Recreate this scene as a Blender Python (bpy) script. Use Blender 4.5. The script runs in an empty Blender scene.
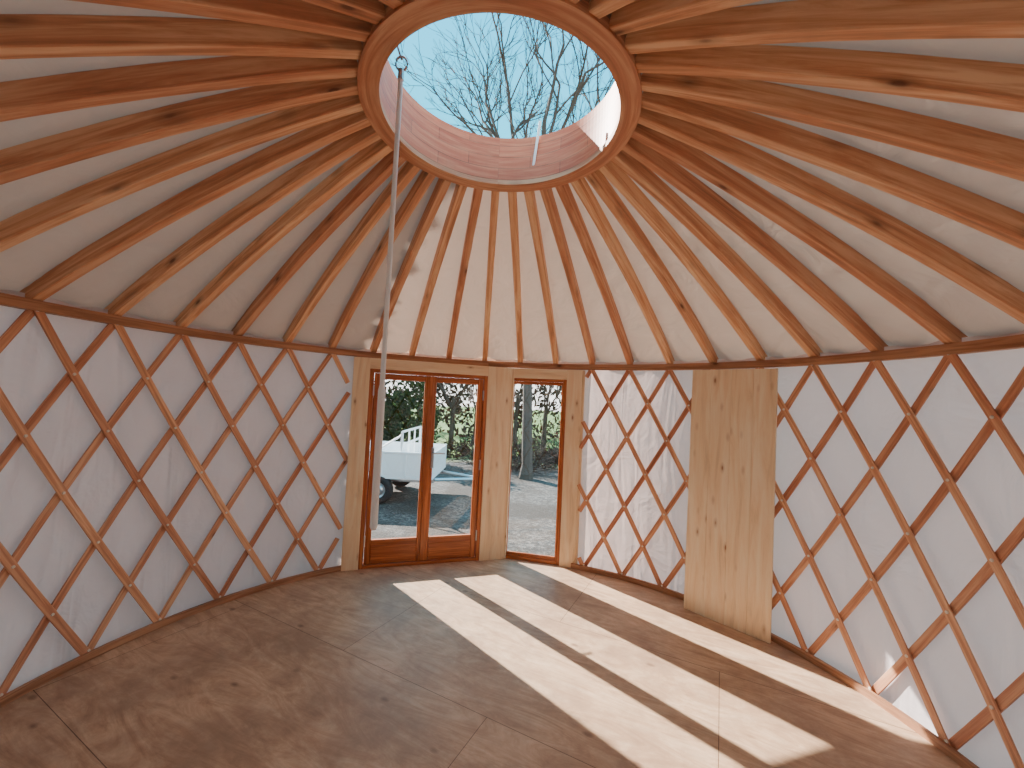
import bpy, bmesh, math, random
from mathutils import Vector, Matrix
random.seed(7)
R=2.3533; H=2.0; ZC=2.94; RC=0.632; RI=0.555; ZT=3.218; N=40; PH=-0.0174
BOW=.05
TAU=2*math.pi
S=bpy.context.scene
# ---------------------------------------------------------------- helpers
def rgb(r,g,b):
    f=lambda c:(c/255/12.92) if c/255<=0.04045 else ((c/255+0.055)/1.055)**2.4
    return (f(r),f(g),f(b),1)
class NT:
    def __init__(s,name):
        s.m=bpy.data.materials.new(name); s.m.use_nodes=True; s.t=s.m.node_tree; s.t.nodes.clear()
        s.out=s.n('ShaderNodeOutputMaterial')
    def n(s,typ,inp=None,**kw):
        nd=s.t.nodes.new(typ)
        for k,v in kw.items(): setattr(nd,k,v)
        if inp:
            for k,v in inp.items():
                if isinstance(v,bpy.types.NodeSocket): s.t.links.new(v,nd.inputs[k])
                else: nd.inputs[k].default_value=v
        return nd
    def l(s,a,b): s.t.links.new(a,b)
    def ramp(s,fac,stops):
        nd=s.n('ShaderNodeValToRGB',{'Fac':fac}); e=nd.color_ramp.elements
        while len(e)>1: e.remove(e[-1])
        e[0].position=stops[0][0]; e[0].color=stops[0][1]
        for p,c in stops[1:]:
            x=e.new(p); x.color=c
        return nd.outputs[0]
    def mix(s,fac,a,b,bt='MIX'):
        nd=s.n('ShaderNodeMix',data_type='RGBA',blend_type=bt)
        for i,v in ((0,fac),(6,a),(7,b)):
            if isinstance(v,bpy.types.NodeSocket): s.l(v,nd.inputs[i])
            else: nd.inputs[i].default_value=v
        return nd.outputs[2]
    def math(s,op,a,b=0.0,c=0.0):
        nd=s.n('ShaderNodeMath',operation=op)
        for i,v in enumerate((a,b,c)):
            if isinstance(v,bpy.types.NodeSocket): s.l(v,nd.inputs[i])
            else: nd.inputs[i].default_value=v
        return nd.outputs[0]
    def princ(s,col,rough=.6,bump=None,bstr=.2,bdist=.01,**kw):
        p=s.n('ShaderNodeBsdfPrincipled',{'Base Color':col,'Roughness':rough})
        for k,v in kw.items(): p.inputs[k].default_value=v
        if bump is not None:
            b=s.n('ShaderNodeBump',{'Height':bump,'Strength':bstr,'Distance':bdist}); s.l(b.outputs[0],p.inputs['Normal'])
        s.l(p.outputs[0],s.out.inputs[0]); return p
def wood(name,c1,c2,knot,kd=2.6,rough=.6,grain=30,tint=.35,knots=True,kr=1.0,dkf=.55):
    t=NT(name)
    uv=t.n('ShaderNodeUVMap',uv_map='UVMap').outputs[0]
    mp=t.n('ShaderNodeMapping',{'Vector':uv,'Scale':(1.6,grain,1)}).outputs[0]
    n1=t.n('ShaderNodeTexNoise',{'Vector':mp,'Scale':1.0,'Detail':6.0,'Roughness':.65,'Distortion':.6}).outputs[0]
    dk=tuple(x*dkf for x in c2[:3])+(1,)
    col=t.ramp(n1,[(.27,dk),(.44,c2),(.62,c1)])
    mp2=t.n('ShaderNodeMapping',{'Vector':uv,'Scale':(.8,5,1)}).outputs[0]
    n2=t.n('ShaderNodeTexNoise',{'Vector':mp2,'Scale':1.3,'Detail':2.0}).outputs[0]
    f2=t.ramp(n2,[(.4,(0,0,0,1)),(.7,(1,1,1,1))])
    col=t.mix(t.math('MULTIPLY',f2,.35),col,c2)
    at=t.n('ShaderNodeAttribute',attribute_name='tint')
    if tint:
        tt=t.ramp(at.outputs['Fac'],[(0,(.78,.62,.58,1)),(.5,(.95,.90,.86,1)),(1,(1.15,1.2,1.15,1))])
        col=t.mix(tint,col,t.mix(1.0,col,tt,'MULTIPLY'))
    if knots:
        mk=t.n('ShaderNodeMapping',{'Vector':uv,'Scale':(kd,kd*2.6,1)}).outputs[0]
        v=t.n('ShaderNodeTexVoronoi',{'Vector':mk,'Scale':1.0,'Randomness':1.0})
        sep=t.n('ShaderNodeSeparateColor',{'Color':v.outputs['Color']})
        on=t.math('GREATER_THAN',sep.outputs[0],.3)
        k=t.ramp(v.outputs['Distance'],[(.04*kr,(1,1,1,1)),(.08*kr,(.4,.4,.4,1)),(.18*kr,(0,0,0,1))])
        col=t.mix(t.math('MULTIPLY',t.math('MULTIPLY',k,on),.85),col,knot)
    t.princ(col,rough,n1,.15,.004)
    return t.m
def plain(name,col,rough=.5,metal=0,noise=0):
    t=NT(name); c=col
    if noise:
        tc=t.n('ShaderNodeTexCoord').outputs['Object']
        n=t.n('ShaderNodeTexNoise',{'Vector':tc,'Scale':noise,'Detail':4.0}).outputs[0]
        c=t.mix(t.math('MULTIPLY',n,.5),col,tuple(x*.55 for x in col[:3])+(1,))
    p=t.princ(c,rough); p.inputs['Metallic'].default_value=metal
    return t.m
# ---- materials
M_raf=wood('rafter_wood',rgb(250,206,162),rgb(218,154,112),rgb(92,48,28),kd=3.0,rough=.6,grain=28,tint=.8,kr=1.3)
M_lath=wood('lath_wood',rgb(242,190,150),rgb(208,144,110),rgb(110,62,40),kd=3,rough=.6,grain=40,tint=.95)
M_pine=wood('pine_wood',rgb(253,234,200),rgb(244,214,172),rgb(150,92,52),kd=4.2,rough=.55,grain=16,tint=.2,kr=1.2,dkf=.72)
M_door=wood('door_wood',rgb(210,126,70),rgb(166,88,46),rgb(80,36,18),rough=.35,grain=40,tint=.3,knots=False)
M_base=wood('base_wood',rgb(206,158,120),rgb(166,118,86),rgb(70,35,20),rough=.6,grain=30,tint=.3)
def crownmat():
    t=NT('crown_laminate'); uv=t.n('ShaderNodeUVMap',uv_map='UVMap').outputs[0]
    b=t.n('ShaderNodeTexBrick',{'Vector':uv,'Color1':rgb(216,112,74),'Color2':rgb(186,86,54),'Mortar':rgb(116,52,34),'Scale':1.0,'Mortar Size':.0014,'Brick Width':.42,'Row Height':.07})
    mp=t.n('ShaderNodeMapping',{'Vector':uv,'Scale':(3,45,1)}).outputs[0]
    n=t.n('ShaderNodeTexNoise',{'Vector':mp,'Scale':1.0,'Detail':5.0,'Roughness':.65}).outputs[0]
    c=t.mix(t.ramp(n,[(.4,(0,0,0,1)),(.65,(.5,.5,.5,1))]),b.outputs[0],rgb(238,156,110))
    t.princ(c,.5); return t.m
M_crown=crownmat()
def fabric(name,col,trans,tcol,folds,bs=.45):
    t=NT(name); tc=t.n('ShaderNodeTexCoord').outputs['Object']
    n=t.n('ShaderNodeTexNoise',{'Vector':tc,'Scale':3.0,'Detail':4.0,'Roughness':.6,'Distortion':.8}).outputs[0]
    n2=t.n('ShaderNodeTexNoise',{'Vector':t.n('ShaderNodeMapping',{'Vector':tc,'Scale':folds}).outputs[0],'Scale':1.6,'Detail':2.0,'Distortion':1.2}).outputs[0]
    h=t.math('ADD',n,t.math('MULTIPLY',n2,1.2))
    b=t.n('ShaderNodeBump',{'Height':h,'Strength':bs,'Distance':.035}).outputs[0]
    c=t.mix(t.math('MULTIPLY',n,.35),col,tuple(x*.8 for x in col[:3])+(1,))
    d=t.n('ShaderNodeBsdfDiffuse',{'Color':c,'Normal':b}); tr=t.n('ShaderNodeBsdfTranslucent',{'Color':tcol,'Normal':b})
    m=t.n('ShaderNodeMixShader',{0:trans}); t.l(d.outputs[0],m.inputs[1]); t.l(tr.outputs[0],m.inputs[2]); t.l(m.outputs[0],t.out.inputs[0])
    return t.m
M_wall=fabric('wall_canvas',rgb(242,228,228),.26,rgb(254,222,212),(3,3,.5),.6)
M_roof=fabric('roof_canvas',rgb(226,210,196),.055,rgb(250,218,196),(2,2,2),.5)
def floormat():
    t=NT('floor_plywood'); tc=t.n('ShaderNodeTexCoord').outputs['Object']
    mp=t.n('ShaderNodeMapping',{'Vector':tc,'Location':(.06,-.26,0),'Rotation':(0,0,math.radians(30.8))}).outputs[0]
    b=t.n('ShaderNodeTexBrick',{'Vector':mp,'Color1':(1,1,1,1),'Color2':(.88,.87,.86,1),'Mortar':(.25,.2,.16,1),'Scale':1.0,'Mortar Size':.0018,'Brick Width':2.1,'Row Height':1.05})
    g=t.n('ShaderNodeTexNoise',{'Vector':t.n('ShaderNodeMapping',{'Vector':mp,'Scale':(1.6,6,1)}).outputs[0],'Scale':1.0,'Detail':9.0,'Roughness':.72,'Distortion':3.2}).outputs[0]
    c=t.ramp(g,[(.25,rgb(156,120,96)),(.45,rgb(200,162,130)),(.6,rgb(218,184,152)),(.78,rgb(232,204,174))])
    n=t.n('ShaderNodeTexNoise',{'Vector':tc,'Scale':2.0,'Detail':9.0,'Roughness':.7}).outputs[0]
    c=t.mix(t.ramp(n,[(.42,(0,0,0,1)),(.62,(.7,.7,.7,1))]),c,rgb(154,122,100))
    v=t.n('ShaderNodeTexVoronoi',{'Vector':t.n('ShaderNodeMapping',{'Vector':mp,'Scale':(4,7,1)}).outputs[0],'Scale':1.0})
    sp=t.n('ShaderNodeSeparateColor',{'Color':v.outputs['Color']})
    k=t.math('MULTIPLY',t.ramp(v.outputs['Distance'],[(.06,(1,1,1,1)),(.14,(0,0,0,1))]),t.math('GREATER_THAN',sp.outputs[0],.5))
    c=t.mix(t.math('MULTIPLY',k,.6),c,rgb(104,72,54))
    c=t.mix(1.0,c,b.outputs[0],'MULTIPLY')
    t.princ(c,.5,g,.15,.004); return t.m
M_floor=floormat()
M_white=plain('white_paint',rgb(232,234,236),.4)
M_rod=plain('white_rod',rgb(250,246,238),.4)
M_metal=plain('galvanised_metal',rgb(190,192,195),.35,.8)
M_steel=plain('zinc_bolt',rgb(235,225,210),.4,.1)
M_black=plain('rubber',rgb(28,28,30),.8)
M_bark=plain('bark',rgb(84,74,66),.9,noise=12)
M_twig=plain('twigs',rgb(66,50,40),.9,noise=6)
def leafm(name,a,b):
    t=NT(name); tc=t.n('ShaderNodeTexCoord').outputs['Object']
    n=t.n('ShaderNodeTexNoise',{'Vector':tc,'Scale':6.0,'Detail':3.0}).outputs[0]
    c=t.ramp(n,[(.35,a),(.65,b)])
    d=t.n('ShaderNodeBsdfDiffuse',{'Color':c}); t.l(d.outputs[0],t.out.inputs[0]); return t.m
M_leaf=leafm('hedge_leaves',rgb(28,40,24),rgb(58,74,40))
M_leaf2=leafm('dry_leaves',rgb(48,37,29),rgb(82,66,48))
def glassm():
    t=NT('clear_glazing'); tr=t.n('ShaderNodeBsdfTransparent',{'Color':(.97,.98,.98,1)}); g=t.n('ShaderNodeBsdfGlossy',{'Color':(1,1,1,1),'Roughness':.02})
    m=t.n('ShaderNodeMixShader',{0:.03})
    t.l(tr.outputs[0],m.inputs[1]); t.l(g.outputs[0],m.inputs[2]); t.l(m.outputs[0],t.out.inputs[0]); return t.m
M_glass=glassm()
def groundm():
    t=NT('gravel_ground'); tc=t.n('ShaderNodeTexCoord').outputs['Object']
    v=t.n('ShaderNodeTexVoronoi',{'Vector':tc,'Scale':28.0}); sp=t.n('ShaderNodeSeparateColor',{'Color':v.outputs['Color']})
    c=t.ramp(sp.outputs[0],[(0,rgb(46,42,40)),(.6,rgb(84,78,74)),(1,rgb(120,112,106))])  # gravel tones darkened overall, standing in for dappled shade on the ground
    n=t.n('ShaderNodeTexNoise',{'Vector':tc,'Scale':1.1,'Detail':6.0,'Roughness':.65}).outputs[0]
    c=t.mix(t.ramp(n,[(.42,(0,0,0,1)),(.56,(.85,.85,.85,1))]),c,rgb(54,43,35))
    sx=t.n('ShaderNodeSeparateXYZ',{'Vector':tc})
    gn=t.n('ShaderNodeTexNoise',{'Vector':tc,'Scale':9.0,'Detail':5.0}).outputs[0]
    gr=t.ramp(gn,[(.3,rgb(66,92,34)),(.7,rgb(116,140,60))])
    f=t.ramp(t.math('DIVIDE',t.math('ADD',sx.outputs[1],t.math('MULTIPLY',n,1.5)),20.0),[(.50,(0,0,0,1)),(.56,(1,1,1,1))])
    c=t.mix(f,c,gr)
    t.princ(c,.9,v.outputs['Distance'],.5,.02); return t.m
M_ground=groundm()

def new_obj(name,bm,mats,parent=None,smooth=False,recalc=True):
    if recalc: bmesh.ops.recalc_face_normals(bm,faces=bm.faces)
    me=bpy.data.meshes.new(name); bm.to_mesh(me); bm.free()
    for m in (mats if isinstance(mats,(list,tuple)) else [mats]): me.materials.append(m)
    if smooth:
        for p in me.polygons: p.use_smooth=True
    ob=bpy.data.objects.new(name,me); bpy.context.collection.objects.link(ob)
    if parent: ob.parent=parent
    return ob
def empty(name,loc=(0,0,0),rz=0):
    e=bpy.data.objects.new(name,None); e.location=loc; e.rotation_euler[2]=rz; bpy.context.collection.objects.link(e); return e
def newbm():
    bm=bmesh.new(); bm.loops.layers.uv.new('UVMap'); bm.verts.layers.float.new('tint'); return bm
def sweep(bm,pts,sides,ups,w,h,ch=0.0,tint=None,closed=False,mat=0,w1=None):
    uvl=bm.loops.layers.uv['UVMap']; tl=bm.verts.layers.float['tint']
    tint=random.random() if tint is None else tint
    uo,vo=random.random()*40,random.random()*40
    def sec(w,h):
        if ch>0:
            a,b,c=w/2,h/2,ch
            return [(-a+c,-b),(a-c,-b),(a,-b+c),(a,b-c),(a-c,b),(-a+c,b),(-a,b-c),(-a,-b+c)]
        return [(-w/2,-h/2),(w/2,-h/2),(w/2,h/2),(-w/2,h/2)]
    rings=[];L=[0]
    for i,p in enumerate(pts):
        if i: L.append(L[-1]+(Vector(p)-Vector(pts[i-1])).length)
        k=i/max(1,len(pts)-1); ww=w if w1 is None else w+(w1-w)*k
        rr=[]
        for a,b in sec(ww,h):
            v=bm.verts.new(Vector(p)+Vector(sides[i])*a+Vector(ups[i])*b); v[tl]=tint; rr.append(v)
        rings.append(rr)
    sc=sec(w,h); n=len(sc); V=[0]
    for j in range(n):
        a=Vector(sc[j]);b=Vector(sc[(j+1)%n]);V.append(V[-1]+(b-a).length)
    m=len(pts); rng=range(m if closed else m-1)
    for i in rng:
        i2=(i+1)%m; u0=L[i]; u1=L[i2] if i2 else L[-1]+(Vector(pts[0])-Vector(pts[-1])).length
        for j in range(n):
            j2=(j+1)%n
            f=bm.faces.new((rings[i][j],rings[i][j2],rings[i2][j2],rings[i2][j])); f.material_index=mat
            for lp,(uu,vv) in zip(f.loops,((u0,V[j]),(u0,V[j+1]),(u1,V[j+1]),(u1,V[j]))): lp[uvl].uv=(uu+uo,vv+vo)
    if not closed:
        for rr,o in ((rings[0],0),(rings[-1],1)):
            f=bm.faces.new(rr); f.material_index=mat
            for lp,s2 in zip(f.loops,sc): lp[uvl].uv=(uo+s2[1]*.2,vo+s2[0])
def board(bm,p0,p1,side,up,w,h,ch=.002,**k):
    p0=Vector(p0);p1=Vector(p1);s=Vector(side).normalized();u=Vector(up).normalized()
    sweep(bm,[p0,p1],[s,s],[u,u],w,h,ch,**k)
def box(bm,x0,x1,y0,y1,z0,z1,ch=.003,axis=None,**k):
    d=(x1-x0,y1-y0,z1-z0); ax=axis if axis is not None else d.index(max(d))
    cx,cy,cz=(x0+x1)/2,(y0+y1)/2,(z0+z1)/2
    if ax==0: board(bm,(x0,cy,cz),(x1,cy,cz),(0,1,0),(0,0,1),d[1],d[2],min(ch,min(d)*.3),**k)
    elif ax==1: board(bm,(cx,y0,cz),(cx,y1,cz),(1,0,0),(0,0,1),d[0],d[2],min(ch,min(d)*.3),**k)
    else: board(bm,(cx,cy,z0),(cx,cy,z1),(1,0,0),(0,1,0),d[0],d[1],min(ch,min(d)*.3),**k)
def tube(bm,pts,rads,n=6,cap=True,mat=0):
    rings=[]
    for i,p in enumerate(pts):
        a=Vector(pts[max(0,i-1)]);b=Vector(pts[min(len(pts)-1,i+1)]);d=(b-a).normalized()
        s=d.cross(Vector((0,0,1)))
        if s.length<.05: s=d.cross(Vector((1,0,0)))
        s.normalize();u=s.cross(d)
        r=rads[i] if isinstance(rads,(list,tuple)) else rads
        rings.append([bm.verts.new(Vector(p)+s*math.cos(TAU*j/n)*r+u*math.sin(TAU*j/n)*r) for j in range(n)])
    for i in range(len(pts)-1):
        for j in range(n):
            f=bm.faces.new((rings[i][j],rings[i][(j+1)%n],rings[i+1][(j+1)%n],rings[i+1][j]));f.material_index=mat
    if cap:
        bm.faces.new(rings[0]).material_index=mat;bm.faces.new(rings[-1]).material_index=mat
def lathe(bm,prof,n=96,closed=True,mat=lambda j:0,a0=0,a1=TAU,uvr=1.0):
    uvl=bm.loops.layers.uv['UVMap']; full=abs(a1-a0-TAU)<1e-6
    cnt=n if full else n+1
    rings=[[bm.verts.new((r*math.sin(a0+(a1-a0)*i/n),r*math.cos(a0+(a1-a0)*i/n),z)) for r,z in prof] for i in range(cnt)]
    P=len(prof);V=[0]
    for j in range(P): V.append(V[-1]+math.hypot(prof[j][0]-prof[(j+1)%P][0],prof[j][1]-prof[(j+1)%P][1]))
    for i in range(n):
        i2=(i+1)%cnt
        for j in range(P if closed else P-1):
            j2=(j+1)%P
            f=bm.faces.new((rings[i][j],rings[i][j2],rings[i2][j2],rings[i2][j])); f.material_index=mat(j)
            u0=(a1-a0)*i/n*uvr;u1=(a1-a0)*(i+1)/n*uvr
            for lp,(uu,vv) in zip(f.loops,((u0,V[j]),(u0,V[j+1]),(u1,V[j+1]),(u1,V[j]))): lp[uvl].uv=(uu,vv)
    if not full and closed: bm.faces.new(rings[0]);bm.faces.new(rings[-1])
def pol(r,a,z): return Vector((r*math.sin(a),r*math.cos(a),z))
DA0,DA1=math.radians(-31.6),math.radians(23.0)

# ---------------------------------------------------------------- floor
bm=newbm(); lathe(bm,[(0.0001,0),(R+.05,0),(R+.05,-.14),(.0001,-.14)],128)
new_obj('floor',bm,M_floor)
# ---------------------------------------------------------------- wall canvas
bm=newbm()
na,nz=300,20; rows={}
for i in range(na+1):
    a=DA1+(TAU-(DA1-DA0))*i/na
    col=[]
    for j in range(nz+1):
        z=-.02+(H+.06)*j/nz
        r=R+.020+.005*math.sin(a*20+1.2*math.sin(z*2+a*3))*math.sin(math.pi*j/nz)+.001*math.sin(a*41+z*2)
        col.append(bm.verts.new(pol(r,a,z)))
    rows[i]=col
for i in range(na):
    for j in range(nz): bm.faces.new((rows[i][j],rows[i+1][j],rows[i+1][j+1],rows[i][j+1]))
st=[[bm.verts.new(pol(R+.022,DA0+(DA1-DA0)*i/40,z)) for z in (1.945,H+.04)] for i in range(41)]
for i in range(40): bm.faces.new((st[i][0],st[i+1][0],st[i+1][1],st[i][1]))
new_obj('wall_canvas',bm,M_wall,smooth=True)
# ---------------------------------------------------------------- lattice
bm=newbm(); bb=newbm()
LW,LT=.041,.011
span=math.radians(27)
for k in range(N):
    for sgn,rr in ((1,R-.017),(-1,R-.003)):
        a0=PH+k*TAU/N
        pts=[];sd=[];up=[];segs=[];M=22
        for i in range(M+1):
            t=i/M; a=a0+sgn*span*t; z=H-.03-(H-.05)*t
            aa=(a+math.pi)%TAU-math.pi
            if DA0-.012<aa<DA1+.012:
                if len(pts)>1: segs.append((pts,sd,up))
                pts,sd,up=[],[],[]; continue
            tang=Vector((math.cos(a),-math.sin(a),0))*(sgn*span*rr)+Vector((0,0,-(H-.05))); tang.normalize()
            nr=Vector((math.sin(a),math.cos(a),0))
            pts.append(pol(rr,a,z));sd.append(tang.cross(nr));up.append(nr)
        if len(pts)>1: segs.append((pts,sd,up))
        tn=.35+.65*random.random() if sgn>0 else random.random()*.7
        for s in segs: sweep(bm,s[0],s[1],s[2],LW,LT,.002,tint=tn)
    for q in range(0,7):
        a=PH+k*TAU/N+(q%2)*TAU/N/2; aa=(a+math.pi)%TAU-math.pi
        if DA0-.02<aa<DA1+.02: continue
        z=H-.03-(H-.05)*q/6
        z=min(max(z,.05),H-.04)
        tube(bb,[pol(R-.027,a,z),pol(R-.022,a,z)],[.007,.009],8)
root=empty('lattice_trellis')
new_obj('laths',bm,M_lath,root); new_obj('bolts',bb,M_steel,root)
# ---------------------------------------------------------------- eave band, baseboard
bm=newbm(); lathe(bm,[(R-.03,H-.045),(R+.015,H-.045),(R+.015,H+.01),(R-.03,H+.01)],160,uvr=R)
new_obj('trim_1_eave_band',bm,M_base)
bm=newbm(); lathe(bm,[(R-.045,0),(R-.024,0),(R-.024,.045),(R-.045,.045)],140,a0=DA1,a1=DA0+TAU,uvr=R)
new_obj('baseboard_round',bm,M_base)
# ---------------------------------------------------------------- rafters + roof canvas
RW,RH=.051,.084
bm=newbm()
def zraf(r):
    t=(r-RC)/(R-RC); return ZC+(H-ZC)*t+BOW*4*t*(1-t)*(1 if 0<t<1 else .5)
for k in range(N):
    a=PH+k*TAU/N; nr=Vector((math.sin(a),math.cos(a),0)); sd=Vector((math.cos(a),-math.sin(a),0))
    pts=[]; M=16
    for i in range(M+1):
        r=RC-.004+(R+.02-RC)*i/M; pts.append(pol(r,a,zraf(r)))
    ups=[]
    for i in range(M+1):
        d=(pts[min(M,i+1)]-pts[max(0,i-1)]).normalized(); u=sd.cross(d)
        if u.z<0:u=-u
        ups.append(u)
    pts=[p+u*RH/2 for p,u in zip(pts,ups)]
    sweep(bm,pts,[sd]*(M+1),ups,RW,RH,.004)
new_obj('roof_rafters',bm,M_raf)
bm=newbm()
NA=N*6;NR=30; g=[]
for i in range(NA):
    a=PH+TAU*i/NA; ph=(i%6)/6; row=[]; sp=math.sin(math.pi*ph)
    for j in range(NR+1):
        t=j/NR; r=RC-.02+(R+.06-RC+.02)*t
        sag=.014*sp*(0.3+t)+.005*math.sin(j*1.7+i*.9)*sp+.05*math.sqrt(max(0,sp))*max(0,(t-.85)/.15)
        row.append(bm.verts.new(pol(r,a,zraf(r)+.0975-sag)))
    g.append(row)
for i in range(NA):
    for j in range(NR): bm.faces.new((g[i][j],g[(i+1)%NA][j],g[(i+1)%NA][j+1],g[i][j+1]))
new_obj('ceiling',bm,M_roof,smooth=True)
# ---------------------------------------------------------------- crown
root=empty('roof_crown_skylight')
bm=newbm(); lathe(bm,[(RI,ZC-.008),(RC,ZC-.008),(RC,ZT),(RI,ZT)],128,mat=lambda j:1 if j==3 else 0,uvr=.6)
new_obj('crown_ring',bm,[M_base,M_crown],root)
bm=newbm(); lathe(bm,[(RI-.006,ZC-.014),(RC+.006,ZC-.014),(RC+.006,ZC+.03),(RC,ZC+.03),(RC,ZC-.004),(RI,ZC-.004),(RI,ZC+.012),(RI-.006,ZC+.012)],128,uvr=.6)
new_obj('crown_lip',bm,M_raf,root)
bm=newbm(); board(bm,(.21,.515,ZC+.10),(.235,.47,ZT+.07),(1,0,0),(0,1,.3),.016,.006,.001)
new_obj('opening_stay',bm,M_metal,root)
# pole
root=empty('skylight_winding_pole',(0,0,0))
px,py=-.39,-.345
bm=newbm()
tube(bm,[(px,py,1.62),(px,py,2.86)],.0095,12); tube(bm,[(px,py,1.12),(px,py,1.13),(px,py,1.63),(px,py,1.65)],[.009,.0135,.0135,.0095],14)
new_obj('pole',bm,M_rod,root)
bm=newbm()
lp=[(px+.022*math.sin(TAU*i/16),py,2.885+.028*math.cos(TAU*i/16)) for i in range(17)]
tube(bm,lp,.0045,6); tube(bm,[(px,py,2.86),(px,py,2.82)],[.011,.012],10)
tube(bm,[(px,py,2.90),(px-.02,py-.015,2.95),(px-.05,py-.03,3.0)],.004,6)
new_obj('hook_eye',bm,M_metal,root)
# ---------------------------------------------------------------- door and window units
A=(-1.22,1.95); Bp=(.25,2.32); Cc=(.92,2.14)
aD=math.atan2(Bp[1]-A[1],Bp[0]-A[0]); aW=math.atan2(Cc[1]-Bp[1],Cc[0]-Bp[0])
LD=math.hypot(Bp[0]-A[0],Bp[1]-A[1]); LWn=math.hypot(Cc[0]-Bp[0],Cc[1]-Bp[1])
def sash(bm,u0,u1,z0,z1,y0,y1,st,top,bot,**k):
    box(bm,u0,u0+st,y0,y1,z0,z1,.006,axis=2,**k); box(bm,u1-st,u1,y0,y1,z0,z1,.006,axis=2,**k)
    box(bm,u0+st,u1-st,y0,y1,z1-top,z1,.006,axis=0,**k); box(bm,u0+st,u1-st,y0,y1,z0,z0+bot,.006,axis=0,**k)
ft=empty('trim_2_pine_door_surround',(A[0],A[1],0),aD)
bm=newbm()
box(bm,-.02,.125,-.0,.03,0,1.95,axis=2); box(bm,-.02,.0,.03,.08,0,1.95,axis=2)
box(bm,1.262,LD+.003,0,.03,0,1.95,axis=2)
box(bm,.125,1.262,0,.03,1.85,1.95,axis=0); box(bm,-.02,LD,.03,.21,1.94,1.952,.001,axis=0)
new_obj('door_surround_boards',bm,M_pine,ft)
ft2=empty('trim_3_pine_window_surround',(Bp[0],Bp[1],0),aW)
bm=newbm()
box(bm,.0,.02,0,.03,0,1.95,axis=2)
box(bm,.565,LWn+.02,0,.03,0,1.95,axis=2); box(bm,.02,.565,0,.03,1.85,1.95,axis=0)
box(bm,LWn-.02,LWn+.05,.03,.07,0,1.95,axis=2)
box(bm,-.05,LWn,.03,.08,1.94,1.952,.001,axis=0)
new_obj('window_surround_boards',bm,M_pine,ft2)
d=empty('door_1',(A[0],A[1],0),aD)
bm=newbm()
box(bm,.125,.165,.01,.075,0,1.85,axis=2);box(bm,1.225,1.265,.01,.075,0,1.85,axis=2);box(bm,.165,1.225,.01,.075,1.815,1.85,axis=0);box(bm,.165,1.225,.01,.09,0.0,.03,axis=0)
box(bm,.03,.125,.031,.05,0,1.94,axis=2);box(bm,1.265,1.42,.031,.05,0,1.94,axis=2);box(bm,.125,1.265,.031,.05,1.85,1.94,axis=0)
new_obj('door_frame',bm,M_door,d)
for nm,u0,u1 in (('leaf_left',.168,.694),('leaf_right',.696,1.222)):
    bm=newbm(); sash(bm,u0,u1,.034,1.812,.022,.064,.056,.056,.22)
    box(bm,u0+.062,u1-.062,.016,.026,.05,.20,.004,axis=0)
    if nm=='leaf_left': box(bm,.672,.722,.010,.022,.04,1.81,.004,axis=2)
    new_obj(nm,bm,M_door,d)
    bm=newbm(); box(bm,u0+.054,u1-.054,.042,.048,.25,1.758,.001,axis=2); new_obj(nm+'_glass',bm,M_glass,d)
bm=newbm()
box(bm,.734,.762,.012,.024,.92,1.12,.004,axis=2)
tube(bm,[(.748,.02,1.07),(.748,-.03,1.07)],.009,10); tube(bm,[(.748,-.025,1.07),(.80,-.03,1.07),(.86,-.028,1.067)],[.009,.008,.007],8)
tube(bm,[(.748,.02,.97),(.748,.008,.97)],.010,10)
new_obj('lever_handle',bm,M_metal,d)
bm=newbm()
for z in (.25,.95,1.65): 
    for u in (.167,1.223): tube(bm,[(u,.014,z-.05),(u,.014,z+.05)],.008,8)
new_obj('hinges',bm,M_metal,d)
w=empty('window_1',(Bp[0],Bp[1],0),aW)
bm=newbm(); sash(bm,-.03,.57,0.0,1.85,.02,.065,.034,.03,.04); sash(bm,.002,.538,.042,1.818,.025,.055,.024,.03,.03)
new_obj('window_frame',bm,M_door,w)
bm=newbm(); box(bm,.024,.516,.038,.044,.07,1.79,.001,axis=2); new_obj('window_glass',bm,M_glass,w)
# ---------------------------------------------------------------- leaning pine board
b=empty('leaning_pine_board',(1.685,1.40,0))
rz=math.atan2(.95-1.43,2.115-1.725); b.rotation_euler[2]=rz
bm=newbm()
lean=.036
for i in range(4):
    w0=.615*i/4;w1=.615*(i+1)/4
    p0=Vector(((w0+w1)/2,0,0.0));p1=Vector(((w0+w1)/2,lean,1.94))
    board(bm,p0,p1,(1,0,0),(0,1,-lean/1.94),w1-w0-.0006,.02,.0012)
new_obj('glued_board',bm,M_pine,b)

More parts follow.
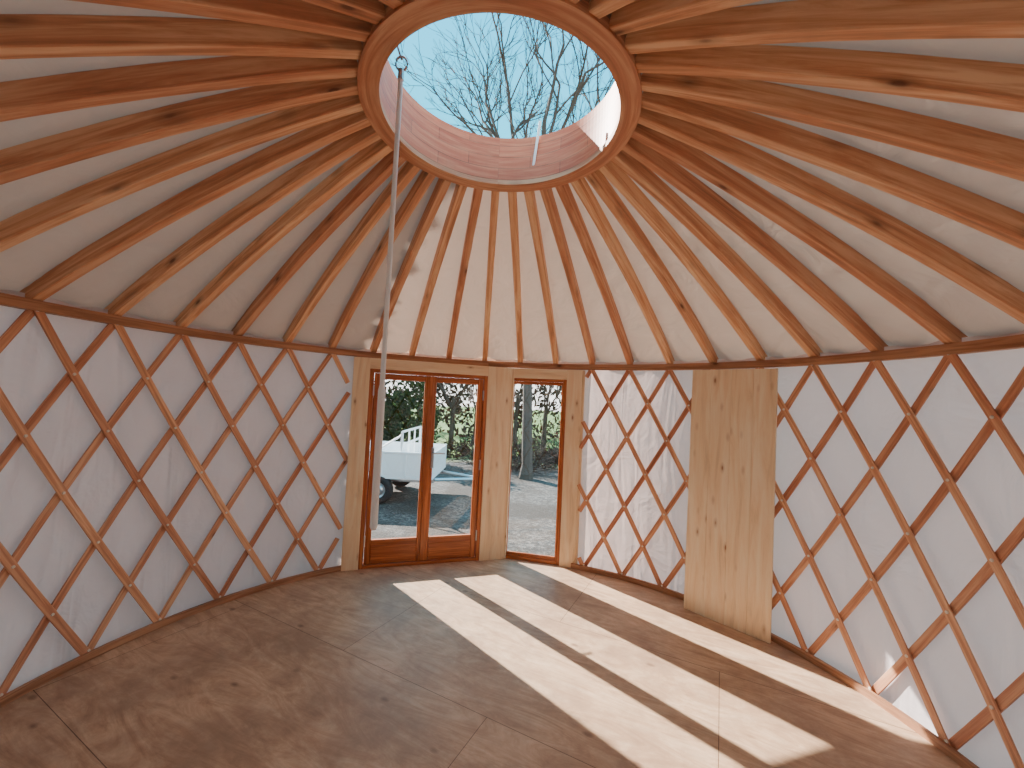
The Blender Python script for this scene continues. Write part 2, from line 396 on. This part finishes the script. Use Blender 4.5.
# ---------------------------------------------------------------- outside
GZ=-.2
bm=newbm(); n=60
vs=[[bm.verts.new((-45+90*i/n,-30+110*j/n,GZ+(.0 if math.hypot(-45+90*i/n,-30+110*j/n)<9 else .12*math.sin(i*1.3)*math.cos(j*1.1)))) for j in range(n+1)] for i in range(n+1)]
for i in range(n):
    for j in range(n): bm.faces.new((vs[i][j],vs[i+1][j],vs[i+1][j+1],vs[i][j+1]))
new_obj('ground',bm,M_ground)
def grow(bm,p,d,L,r,depth,rng,spread=.5,up=.12,sides=5,kids=3,shrink=.72,rmin=.0035):
    n=4 if depth>0 else 2; pts=[Vector(p)];rd=[r]; dd=Vector(d)
    for i in range(n):
        dd=(dd+Vector((rng.gauss(0,.12),rng.gauss(0,.12),rng.gauss(0,.08)+up*.5))).normalized()
        pts.append(pts[-1]+dd*L/n); rd.append(r*(1-.4*(i+1)/n))
    tube(bm,pts,rd,max(3,sides),cap=False)
    if depth==0: return
    for k in range(kids):
        t=.35+.65*(k+1)/kids
        idx=min(n-1,int(t*n-.001)); fr=t*n-idx; q=pts[idx].lerp(pts[idx+1],min(1,fr))
        ax=Vector((rng.gauss(0,1),rng.gauss(0,1),rng.gauss(0,.6))).normalized()
        nd=(dd+ax*spread*rng.uniform(.7,1.25)); nd.z+=up; nd.normalize()
        grow(bm,q,nd,L*shrink*rng.uniform(.8,1.15),max(rmin,r*.58),depth-1,rng,spread,up,sides-1,kids,shrink,rmin)
rng=random.Random(23)
bm=newbm()
base=Vector((1.0,7.7,GZ-.1))
tube(bm,[base,base+Vector((.02,0,.4)),base+Vector((-.05,.05,2.4)),base+Vector((.03,.1,5.9))],[.20,.13,.11,.10],9,cap=False)
top=base+Vector((.03,.1,5.8))
for dx,dy,L,r in ((-.9,.0,2.0,.07),(-.55,-.2,2.3,.08),(-.2,.1,2.6,.085),(.15,-.1,2.7,.085),(.5,-.05,2.4,.075),(.9,.15,2.1,.065),(0,.3,2.2,.06)):
    grow(bm,top,Vector((dx,dy,1)).normalized(),L,r,5,rng,.6,.06,6,3,.69,.0065)
new_obj('bare_tree',bm,M_bark)
k=0
for x,y,h in ((3.6,12,1.3),(-4.5,13,1.5),(.2,15,1.2),(-1.2,12.6,1.1),(6.5,14,1.4),(-8,12,1.3),(2.2,13.4,1.0),(-2.6,14,1.2),(1.3,16,1.3),(-.4,14,1.0)):
    bm=newbm(); rng=random.Random(40+k); k+=1
    tube(bm,[(x,y,GZ-.2),(x+.05,y,h+.5)],[.11,.08],6,cap=False)
    for i in range(3): grow(bm,(x+.05,y,h),Vector((rng.uniform(-.6,.6),rng.uniform(-.5,.5),1)).normalized(),1.1,.045,4,rng,.6,.1,5,3,.75,.006)
    new_obj('bare_tree',bm,M_twig)
def leafy(name,blobs,cnt,size,mat,seed):
    rng=random.Random(seed); bm=newbm()
    for i in range(cnt):
        cx,cy,cz,rx,ry,rz_=rng.choice(blobs)
        d=Vector((rng.gauss(0,1),rng.gauss(0,1),rng.gauss(0,1))).normalized()*rng.uniform(.55,1)
        p=Vector((cx+d.x*rx,cy+d.y*ry,max(GZ+.02,cz+d.z*rz_)))
        a=Vector((rng.gauss(0,1),rng.gauss(0,1),rng.gauss(0,1))).normalized(); b_=a.orthogonal().normalized()
        s=size*rng.uniform(.6,1.3)
        v=[bm.verts.new(p+a*s),bm.verts.new(p+b_*s*.45),bm.verts.new(p-a*s),bm.verts.new(p-b_*s*.45)]
        bm.faces.new(v)
    return new_obj(name,bm,mat,recalc=False)
leafy('hedge',[(-6.5+.9*i,9.6+.3*math.sin(i*2),.75+.2*math.sin(i*1.7),.8,.7,1.15+.25*math.cos(i*2.3)) for i in range(6)],14000,.07,M_leaf,1)
leafy('hedge',[(-12+3*i,19+1.5*math.sin(i),1.2,2.2,1.2,1.7+.5*math.sin(i*1.9)) for i in range(12)],9000,.16,M_leaf2,2)
leafy('bramble_thicket',[(-.9+.6*i,10.6+.15*math.sin(i*2),-.05,.5,.45,.42+.16*math.sin(i*2.1)) for i in range(10)],9000,.05,M_leaf2,3)
ex=Vector((.76,.65,0)); sx_=Vector((-.65,.76,0))
for k,(pc,al) in enumerate(((-1.06,7.0),(-3.5,6.5),(-6.0,7.2))):  # unseen conifers, added to keep sun off the left side of the canvas
    rng=random.Random(90+k); bm=newbm(); c=ex*pc+sx_*al; Ht=13.0
    tube(bm,[(c.x,c.y,GZ-.1),(c.x,c.y,Ht*.9)],[.18,.03],8,cap=False)
    for L in range(46):
        f=L/45; z=GZ+.3+(Ht-.3)*f; rad=1.55*(1-max(0,f-.4)/.6)**.6+.1; nn=26
        rim=[bm.verts.new((c.x+math.cos(TAU*i/nn)*rad*(1.0 if i%2 else .84)*rng.uniform(.95,1.04),c.y+math.sin(TAU*i/nn)*rad*(1.0 if i%2 else .84)*rng.uniform(.95,1.04),z-.25*rad*rng.uniform(.6,1.3))) for i in range(nn)]
        ce=bm.verts.new((c.x,c.y,z+.45))
        for i in range(nn): bm.faces.new((rim[i],rim[(i+1)%nn],ce))
    new_obj('added_shade_conifer',bm,M_leaf,recalc=False)
bm=newbm(); rng=random.Random(5)
for i in range(420):
    x=rng.uniform(-.4,4.6); y=8.9+rng.uniform(-.4,.6)
    d=Vector((rng.gauss(0,1),rng.gauss(0,.4),abs(rng.gauss(0,.8)))).normalized()
    grow(bm,(x,y,GZ+rng.uniform(0,.25)),d,rng.uniform(.4,.8),.012,1,rng,.6,.05,3,3,.7)
new_obj('brushwood_pile',bm,M_twig)
# trailer
tr=empty('flatbed_trailer',(-1.95,5.75,GZ),math.radians(-4))
bm=newbm()
x0,x1,y0,y1=-1.3,1.15,-.72,.72
box(bm,x0,x1,y0,y1,.42,.48,.006)
for yy in (y0,y1-.03):
    box(bm,x0,x1,yy,yy+.03,.48,.86,.006,axis=0)
    for i in range(7):
        xx=x0+.05+i*(x1-x0-.1)/6; box(bm,xx-.02,xx+.02,yy-.012,yy+.042,.46,.87,.004,axis=2)
    box(bm,x0,x1,yy-.01,yy+.04,.84,.875,.004,axis=0)
for xx in (x0,x1-.03): box(bm,xx,xx+.03,y0,y1,.48,.86,.006,axis=1)
new_obj('drop_sides',bm,M_white,tr)
bm=newbm()
for yy in (-.66,.66):
    tube(bm,[(.62,yy,.48),(.62,yy,1.2)],.022,8)
for zz in (.98,1.2): tube(bm,[(.62,-.66,zz),(.62,.66,zz)],.02,8)
for yy in (-.2,.2): tube(bm,[(.62,yy,.48),(.62,yy,1.2)],.014,8)
tube(bm,[(.62,-.66,1.15),(.2,-.66,.86)],.016,8)
new_obj('headboard_rack',bm,M_white,tr)
bm=newbm()
for yy in (-.45,.45): box(bm,x0,x1,yy-.03,yy+.03,.34,.42,.004,axis=0)
tube(bm,[(.28,-.66,.24),(.28,.66,.24)],.03,8); tube(bm,[(1.15,-.4,.38),(1.95,0,.36)],.03,8); tube(bm,[(1.15,.4,.38),(1.95,0,.36)],.03,8); tube(bm,[(1.8,0,.0),(1.8,0,.5)],.02,8)
new_obj('chassis',bm,M_metal,tr)
bm=newbm(); bh=newbm()
for yy in (-.74,.60):
    for (ri,ro,m,bmm) in ((.13,.235,0,bm),(.02,.13,0,bh)):
        n_=28; prof=[(ri,0),(ro-.02,0),(ro,.03),(ro,.11),(ro-.02,.14),(ri,.14)] if ri>.1 else [(ri,.02),(.06,.0),(.10,.035),(ro,.02),(ro,.11),(ri,.1)]
        rings=[[bmm.verts.new((.28+r*math.cos(TAU*i/n_),yy+z,.235+r*math.sin(TAU*i/n_))) for r,z in prof] for i in range(n_)]
        for i in range(n_):
            for j in range(len(prof)): bmm.faces.new((rings[i][j],rings[i][(j+1)%len(prof)],rings[(i+1)%n_][(j+1)%len(prof)],rings[(i+1)%n_][j]))
new_obj('tyres',bm,M_black,tr,smooth=True); new_obj('wheel_rims',bh,M_metal,tr)
# ---------------------------------------------------------------- light
sun=bpy.data.lights.new('sun','SUN'); sun.energy=25.0; sun.angle=math.radians(.55); sun.color=(1,.94,.86)
so=bpy.data.objects.new('sun',sun); bpy.context.collection.objects.link(so)
el=math.radians(31.2); sd=Vector((-.65*math.cos(el),.76*math.cos(el),math.sin(el)))
so.rotation_euler=sd.to_track_quat('Z','Y').to_euler(); so.location=sd*20
wd=bpy.data.worlds.new('sky'); S.world=wd; wd.use_nodes=True; t=wd.node_tree; t.nodes.clear()
o=t.nodes.new('ShaderNodeOutputWorld');bg=t.nodes.new('ShaderNodeBackground');tc=t.nodes.new('ShaderNodeTexCoord');sx=t.nodes.new('ShaderNodeSeparateXYZ');rp=t.nodes.new('ShaderNodeValToRGB')
t.links.new(tc.outputs['Generated'],sx.inputs[0]);t.links.new(sx.outputs[2],rp.inputs[0]);t.links.new(rp.outputs[0],bg.inputs[0]);t.links.new(bg.outputs[0],o.inputs[0])
e=rp.color_ramp.elements; e[0].position=0;e[0].color=(1,.97,.94,1); e[1].position=1;e[1].color=(.5,.6,.72,1); x=e.new(.32);x.color=(.6,.82,.9,1); x=e.new(.52);x.color=(.04,.46,.66,1); x=e.new(.8);x.color=(.03,.38,.64,1)
bg.inputs[1].default_value=3.8
# ---------------------------------------------------------------- camera
pan,pitch,roll=.06,.0399,.0479
fw=Vector((math.sin(pan)*math.cos(pitch),math.cos(pan)*math.cos(pitch),math.sin(pitch)))
r=Vector((math.cos(pan),-math.sin(pan),0));u=r.cross(fw);c,s=math.cos(roll),math.sin(roll)
r,u=r*c+u*s,u*c-r*s
cam=bpy.data.cameras.new('camera');co=bpy.data.objects.new('camera',cam);bpy.context.collection.objects.link(co)
Mx=Matrix((r,u,-fw)).transposed().to_4x4();Mx.translation=Vector((0,-1.8827,1.6166));co.matrix_world=Mx
cam.sensor_width=36;cam.lens=406.97/1024*36;cam.clip_start=.02;cam.clip_end=300
S.camera=co
